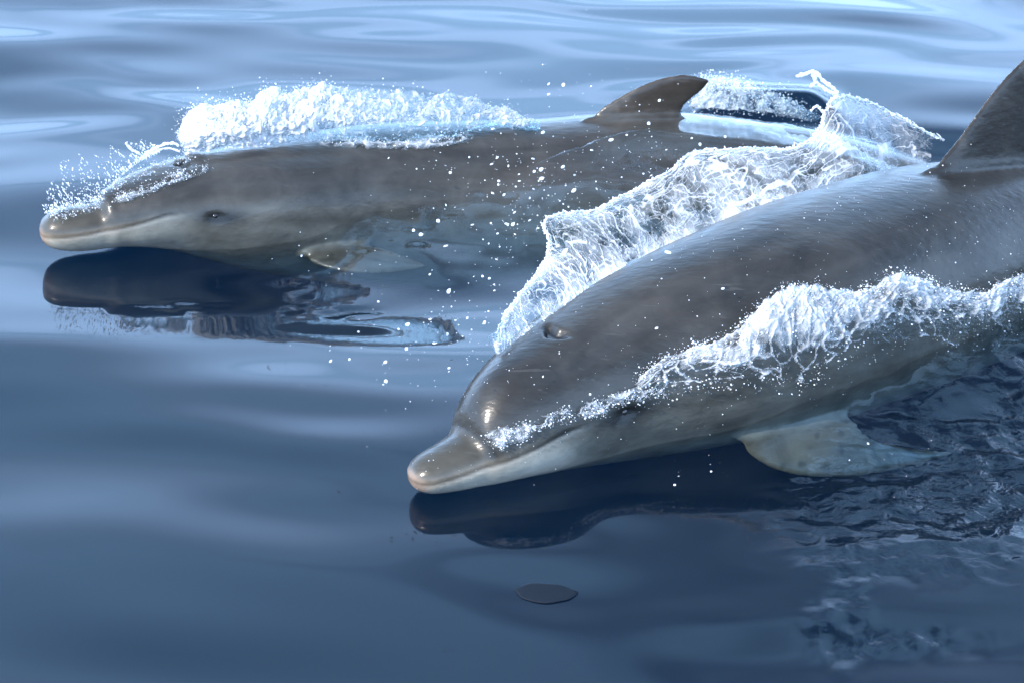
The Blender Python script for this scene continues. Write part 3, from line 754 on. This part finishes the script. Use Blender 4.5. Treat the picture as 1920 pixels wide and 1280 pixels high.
# --- D: spray behind the rear fin
rD = np.random.default_rng(31)
root = splash_root('fin_spray', 'small white trail of spray just behind the small fin of the rear dolphin', 'splash', at_z(1400, 190, .05))
yD = at_z(1310, 196, .03)[1]
rowsD = [[at_y(px, py, yD + .02) for px, py in ((1292, 200), (1340, 204), (1400, 208), (1460, 212), (1535, 226))],
         [at_y(px, py, yD + .06) for px, py in ((1300, 168), (1350, 172), (1400, 180), (1460, 194), (1535, 216))],
         [at_y(px, py, yD + .09) for px, py in ((1308, 138), (1350, 142), (1400, 156), (1460, 180), (1540, 206))]]
G = loft_pairs(rowsD, 240, 60); U_, V_ = metric(G); uu, vv = np.meshgrid(np.linspace(0, 1, 240), np.linspace(0, 1, 60)); q2 = np.c_[U_.ravel(), V_.ravel()]
lump = fbm(q2*34, 4, 101); rd = ridge(np.c_[q2[:, 0]*40, q2[:, 1]*70], 2, 103)
fo = (.62 + .8*lump + .35*(rd-.5))*sstep(1.02, .8, vv.ravel() + .14*fbm(q2*30, 3, 104))*sstep(1, .75, uu.ravel() + .2*lump)*sstep(0, .03, uu.ravel())
o_, Q, _n = sheet('foam_layer', G, (.012*lump + .01*(rd-.5)).reshape(G.shape[:2]), np.clip(fo, 0, 1).reshape(G.shape[:2]))
p, i = scatter_on(Q, 2200, (fo.clip(0, 1) + .05)*(.3 + vv.ravel()), rD); p = p + rD.normal(0, .010, p.shape)
v_, f_ = drops_geo(p, .0007 + .0016*rD.random(len(p))**3); dr = mesh_obj('foam_drops', v_, f_, DROP); tag(dr, kind='stuff'); adopt(root, o_, dr)

# --- F: bow splash peeling along the near flank of the front dolphin
rF = np.random.default_rng(41)
topF = [(1190, 725), (1240, 668), (1300, 655), (1350, 636), (1400, 602), (1440, 562), (1485, 536), (1535, 530), (1580, 544), (1620, 544), (1660, 520), (1695, 511), (1745, 530), (1800, 545), (1850, 546), (1888, 520), (1925, 506), (1975, 494), (2030, 520), (2090, 566)]
botF = [(1190, 745), (1260, 728), (1310, 712), (1360, 706), (1400, 702), (1450, 690), (1482, 708), (1540, 676), (1600, 634), (1650, 614), (1700, 604), (1750, 606), (1800, 604), (1860, 606), (1920, 598), (1975, 592), (2090, 596)]
skF = [(1190, 752), (1260, 735), (1310, 720), (1400, 712), (1482, 718), (1540, 700), (1600, 672), (1650, 662), (1700, 660), (1800, 662), (1975, 660), (2090, 640)]
xs = np.linspace(1192, 2088, 50); rows = [[], [], [], []]
wv = np.array([np.interp(xs, [a for a, _ in L_], [b for _, b in L_]) for L_ in (skF, botF, topF)])
for i_, xq in enumerate(xs):
    g = sstep(1190, 1480, xq); o0 = hit(FBVH, xq, wv[0, i_], .004 + .030*g); o1 = hit(FBVH, xq, wv[1, i_], .008 + .055*g)
    mp_ = hit(FBVH, xq, .45*wv[1, i_] + .55*wv[2, i_], .008 + .070*g); tp_ = hit(FBVH, xq, wv[2, i_], .006 + .050*g)
    for k_, q in enumerate((o0, o1, mp_, tp_)): rows[k_].append(q[1])
for k_ in range(4):                                                 # even out the distance along each row
    yy = np.array(rows[k_]); pd = np.r_[np.full(4, yy[0]), yy, np.full(4, yy[-1])]; yy = np.convolve(pd, np.ones(9)/9, 'valid')
    pyr = (wv[0], wv[1], .45*wv[1] + .55*wv[2], wv[2])[k_]
    rows[k_] = [at_y(a_, b_, c_) for a_, b_, c_ in zip(xs, pyr, yy)]
G = loft_pairs(rows, 800, 130); U_, V_ = metric(G); None; uu, vv = np.meshgrid(np.linspace(0, 1, 800), np.linspace(0, 1, 130)); q2 = np.c_[U_.ravel(), V_.ravel()]
wq = q2 + .014*np.c_[fbm(q2*26, 2, 110), fbm(q2*26, 2, 111)]
lump = fbm(np.c_[wq[:, 0]*15, wq[:, 1]*24], 5, 112, .6); rd = ridge(np.c_[wq[:, 0]*24 + wq[:, 1]*26, wq[:, 1]*40 - wq[:, 0]*14], 3, 114); net = sstep(.22, 0, cells(np.c_[wq[:, 0]*24 + wq[:, 1]*12, wq[:, 1]*24 - wq[:, 0]*6], 7))
v3 = vv.ravel()*3; up_ = sstep(1.0, 2.4, v3); ux = uu.ravel()*896/780; rgt = sstep(.5, .62, ux); lf = sstep(.30, .12, ux)
fl = q2 + .012*np.c_[fbm(q2*20, 3, 310), fbm(q2*20, 3, 311)]
fil = np.maximum(sstep(.70, .97, ridge(np.c_[fl[:, 0]*34 - fl[:, 1]*40, fl[:, 1]*62 + fl[:, 0]*30], 1, 312)), .8*sstep(.70, .97, ridge(np.c_[fl[:, 0]*60 - fl[:, 1]*60, fl[:, 1]*110 + fl[:, 0]*60], 1, 313)))
fo = .06 + .50*up_ + .70*lump + .55*fil + .25*(rd-.6) + .24*net*(1-up_*.6) - .25*(1-up_)*(1-net)
low = sstep(1.25, .85, v3); fo = fo - rgt*low*.55*(1-.7*net*sstep(.1, .5, lump)) - (1-rgt)*sstep(.9, .3, v3)*.9
fo = fo - lf*(.30 - .5*net)
fo += .35*sstep(2.6, 2.9, v3)
edge_n = .055*fbm(np.c_[q2[:, 0]*45, q2[:, 0]*0], 4, 118)
fo *= sstep(1.0, .955, vv.ravel() + edge_n + .01)*sstep(0, .02, uu.ravel())*sstep(1, .93, uu.ravel() + .03*lump)
keep = ((vv.ravel() + .22*lump > .10 + .20*(1-rgt)) & (fo > .015) | (rgt > .5) & (v3 < 1.6) & (v3 > .35 + .8*np.abs(lump))).astype(int)
dsp = .014*lump + .004*(rd-.5) + .004*net + .003*fil
o_, Q, nF = sheet('foam_layer', G, dsp.reshape(G.shape[:2]), np.clip(fo, 0, 1).reshape(G.shape[:2]), keep=keep)
root = splash_root('bow_splash', 'long white frothy splash peeling along the near flank of the front dolphin', 'splash', Q[60, 300])
pr = (fo.clip(0, 1)*(.2 + 1.2*sstep(2.3, 3, v3)) + .25*net*sstep(1.6, .9, v3)*(1-low*rgt*.3)).reshape(G.shape[:2])
p, i = scatter_on(Q, 3400, pr, rF); p = p + nF.reshape(-1, 3)[i]*rF.uniform(-.002, .012, len(p))[:, None]*np.array([1, 1, 1]) + rF.normal(0, .006, p.shape)
g1 = drops_geo(p, .0005 + .0016*rF.random(len(p))**5)
v_, f_ = g1; dr = mesh_obj('foam_drops', v_, f_, DROP); tag(dr, kind='stuff'); adopt(root, o_, dr)

# --- foam lines hugging the skin
def skin_patch(root_label, bvh, upper, lower, seed, dens, n_drops, name='foam_streak', lift=.006, amp=.006, freq=55, stretch=2.2):
    rr = np.random.default_rng(seed); n = 26
    u_, l_ = resample([(*a, 0) for a in upper], n), resample([(*a, 0) for a in lower], n)
    rows = [[hit(bvh, *(l_[i, :2]*(1-f) + u_[i, :2]*f), lift) for i in range(n)] for f in (0, .5, 1)]
    G = loft_pairs(rows, 360, 40); U_, V_ = metric(G); uu, vv = np.meshgrid(np.linspace(0, 1, 360), np.linspace(0, 1, 40)); q = np.c_[U_.ravel(), V_.ravel()]
    wq = q + .012*np.c_[fbm(q*40, 2, seed), fbm(q*40, 2, seed+1)]
    lump = fbm(np.c_[wq[:, 0]*freq/stretch, wq[:, 1]*freq], 4, seed+2); net = sstep(.24, 0, cells(np.c_[wq[:, 0]*freq/stretch, wq[:, 1]*freq*.8], seed+3))
    win = np.minimum(sstep(0, .25, vv.ravel()), sstep(1, .75, vv.ravel()))*np.minimum(sstep(0, .08, uu.ravel()), sstep(1, .9, uu.ravel()))
    fo = (dens + .7*lump + .5*(net-.3))*win
    o_, Q, n_ = sheet('foam_layer', G, (amp*lump + amp*.6*net - .006*(1-win)).reshape(G.shape[:2]), np.clip(fo, 0, 1).reshape(G.shape[:2]), keep=(fo > .02).astype(int))
    root = splash_root(name, root_label, 'foam', Q[20, 180])
    p, i = scatter_on(Q, n_drops, fo.clip(0.0, 1) + .02*win, rr); p = p + n_.reshape(-1, 3)[i]*rr.uniform(0, .010, len(p))[:, None] + rr.normal(0, .004, p.shape)
    v_, f_ = drops_geo(p, .0005 + .0014*rr.random(len(p))**4); dr = mesh_obj('foam_drops', v_, f_, DROP); tag(dr, kind='stuff'); adopt(root, o_, dr)
skin_patch('thin broken foam line running from the mouth to the eye of the front dolphin', FBVH,
           [(893, 812), (940, 798), (1000, 780), (1060, 762), (1120, 742), (1180, 726), (1250, 690)], [(915, 842), (960, 838), (1010, 808), (1060, 792), (1120, 780), (1180, 760), (1260, 742)], 201, .22, 900)
skin_patch('low foam streak along the back of the rear dolphin under the white crest', RBVH,
           [(590, 262), (660, 258), (740, 260), (820, 256), (895, 252)], [(592, 276), (660, 280), (740, 284), (820, 280), (890, 266)], 211, .40, 500)
skin_patch('wet foam streak slanting across the forehead of the rear dolphin', RBVH,
           [(205, 374), (250, 358), (300, 338), (345, 322), (395, 306)], [(222, 386), (262, 374), (312, 354), (356, 338), (410, 318)], 221, .22, 500)
skin_patch('broken film of froth on the forehead of the rear dolphin', RBVH,
           [(200, 352), (235, 322), (270, 300), (310, 288), (350, 290)], [(205, 372), (245, 352), (290, 334), (330, 318), (380, 306)], 231, -.02, 500, freq=70, stretch=1.6)

skin_patch('thin wet froth running over the top of the snout of the rear dolphin', RBVH,
           [(92, 398), (120, 389), (160, 379), (200, 366)], [(94, 424), (124, 418), (166, 408), (214, 392)], 241, -.10, 420, freq=75, stretch=1.5)
# --- B: needles of spray off the rear dolphin's forehead
rB = np.random.default_rng(51); n_ = 900
tt = rB.random(n_)**.9; bx = 84 + 215*tt; by = np.interp(bx, [80, 130, 185, 210, 240, 270, 300], [402, 388, 376, 350, 318, 298, 284])
hgt_ = np.interp(bx, [80, 110, 150, 200, 260, 300], [36, 62, 72, 74, 46, 16])*(.35 + 1.0*np.clip(.5 + fbm(np.c_[bx*.09, bx*0], 3, 55), 0, 1))*rB.random(n_)**2.2
yb = np.array([hit(RBVH, a, b + 3)[1] for a, b in zip(np.linspace(80, 300, 24), np.interp(np.linspace(80, 300, 24), [80, 130, 185, 210, 240, 270, 300], [402, 388, 376, 350, 318, 298, 284]))])
Yq = np.interp(bx, np.linspace(80, 300, 24), yb) + rB.normal(0, .02, n_)
p = np.array([at_y(a - .22*h_, b - h_, y_) for a, b, h_, y_ in zip(bx, by, hgt_, Yq)])
d = np.c_[-.45 + .3*rB.normal(0, 1, n_), .2*rB.normal(0, 1, n_), np.ones(n_)]; d /= np.linalg.norm(d, axis=1)[:, None]
st = 1 + 4.5*rB.random(n_)**2
v_, f_ = drops_geo(p, .0005 + .0010*rB.random(n_)**2, d, st)
o_ = mesh_obj('spray', v_, f_, DROP); tag(o_, 'fine needles of spray rising off the snout and forehead of the rear dolphin', 'spray', kind='stuff')
arc = [rope([at_y(a, b, yb[-1]) for a, b in ((262, 300), (285, 281), (305, 272), (325, 269), (336, 275))], .0035, 60, 61, .002), rope([at_y(a, b, yb[-3]) for a, b in ((236, 268), (243, 278), (252, 284), (262, 288))], .0028, 40, 62, .002),
       rope([at_y(a, b, yb[-1]) for a, b in ((270, 296), (292, 284), (318, 279), (338, 284))], .0025, 60, 63, .002)]
v_, f_ = merge(arc); o_ = mesh_obj('water_arc', v_, f_, DROP); tag(o_, 'thin arched threads of water curling over the forehead of the rear dolphin', 'splash')

# --- G: droplets in the air between the two animals and beads on the front dolphin
rG = np.random.default_rng(71)
idx_ = rG.integers(60, 420, 900); p1 = SHEET_EDGE[(idx_*len(SHEET_EDGE)//700)] + np.c_[-np.abs(rG.normal(0, .16, 900)), rG.normal(.05, .12, 900), rG.normal(.03, .09, 900)]
p2 = np.array([at_y(rG.normal(960, 170), rG.normal(640, 120), rG.uniform(3.9, 4.3)) for _ in range(460)])
p3 = np.array([at_y(rG.normal(1150, 170), rG.normal(320, 60), rG.uniform(4.6, 5.0)) for _ in range(620)])
p4 = np.array([at_y(rG.uniform(900, 1800), rG.uniform(520, 1000), 0) if False else at_y(rG.uniform(880, 1760), rG.uniform(700, 960), rG.uniform(3.85, 3.98)) for _ in range(90)])
pa = np.concatenate([p1, p2, p3, p4]); pa = pa[pa[:, 2] > .01]; pa = pa[fbm(pa*11, 3, 91) > .02]
sel = []
for q in pa:
    h_, n2_, _, d_ = FBVH.find_nearest(Vector(q)); sel.append(d_ > .012 and (Vector(q)-h_).dot(n2_) > 0)
pa = pa[np.array(sel)]
dd_ = np.array([-.62, .1, -.35]) + rG.normal(0, .5, (len(pa), 3)); dd_ /= np.linalg.norm(dd_, axis=1)[:, None]
v_, f_ = drops_geo(pa, .0006 + .0030*rG.random(len(pa))**7, dd_, 1 + 1.6*rG.random(len(pa))**2)
o_ = mesh_obj('spray', v_, f_, DROP); tag(o_, 'scattered white droplets flying between the two dolphins', 'droplets', kind='stuff')
vis = FCO[(FCO[:, 2] > .03)]; vis = vis[rG.choice(len(vis), 5200)]
keep_ = [q for q in vis if (lambda h: h[0] is not None and (h[0] - Vector(q)).length < .012)(FBVH.ray_cast(Vector(CAMP), (Vector(q) - Vector(CAMP)).normalized()))][:900]
keep_ = np.array(keep_); dn = fbm(keep_*6, 2, 77); keep_ = keep_[dn > -.12]
v_, f_ = drops_geo(keep_, .0005 + .0014*rG.random(len(keep_))**5)
o_ = mesh_obj('water_beads', v_, f_, DROP); tag(o_, 'tiny white beads of water dotted over the dark skin of the front dolphin', 'droplets', kind='stuff')

# --- dark oval reflection on the foreground water, put in as a thin dark disc
m_, N_, L_, out_ = material('dark_reflection'); b_ = N_('ShaderNodeBsdfPrincipled'); L_(b_.outputs[0], out_.inputs['Surface'])
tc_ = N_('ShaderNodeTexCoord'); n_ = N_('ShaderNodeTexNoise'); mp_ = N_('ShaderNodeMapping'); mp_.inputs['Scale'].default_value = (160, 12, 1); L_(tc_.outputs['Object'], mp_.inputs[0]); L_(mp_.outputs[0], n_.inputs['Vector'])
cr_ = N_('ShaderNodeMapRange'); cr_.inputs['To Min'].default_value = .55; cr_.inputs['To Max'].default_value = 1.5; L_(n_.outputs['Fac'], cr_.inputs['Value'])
vm_ = N_('ShaderNodeVectorMath', operation='SCALE'); vm_.inputs[0].default_value = (.0040, .0070, .0120); L_(cr_.outputs[0], vm_.inputs['Scale']); L_(vm_.outputs[0], b_.inputs['Base Color'])  # base colour carries the dark tone and streaks of the reflection
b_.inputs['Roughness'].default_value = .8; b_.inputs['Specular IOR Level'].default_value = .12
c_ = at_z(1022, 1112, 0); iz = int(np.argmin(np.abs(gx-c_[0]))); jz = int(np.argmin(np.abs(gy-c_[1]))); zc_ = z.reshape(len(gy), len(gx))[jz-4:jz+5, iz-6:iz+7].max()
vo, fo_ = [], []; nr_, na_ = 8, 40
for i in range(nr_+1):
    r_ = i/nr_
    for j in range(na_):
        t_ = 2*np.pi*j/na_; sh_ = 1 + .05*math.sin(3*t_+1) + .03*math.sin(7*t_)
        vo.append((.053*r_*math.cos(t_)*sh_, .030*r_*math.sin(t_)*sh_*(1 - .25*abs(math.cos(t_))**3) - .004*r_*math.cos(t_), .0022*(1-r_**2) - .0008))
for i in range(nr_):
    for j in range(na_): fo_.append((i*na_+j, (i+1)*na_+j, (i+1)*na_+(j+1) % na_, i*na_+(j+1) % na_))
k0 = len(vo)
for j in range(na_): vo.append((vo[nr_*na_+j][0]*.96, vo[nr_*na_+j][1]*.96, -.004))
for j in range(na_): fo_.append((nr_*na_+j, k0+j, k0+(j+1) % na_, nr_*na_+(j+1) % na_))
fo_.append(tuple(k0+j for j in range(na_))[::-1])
o_ = mesh_obj('reflection_disc', vo, fo_, m_); o_.location = (c_[0], c_[1], zc_ - .0001); tag(o_, 'small dark oval reflection, modelled as a thin disc, on the calm water below the front dolphin', 'painted_reflection')
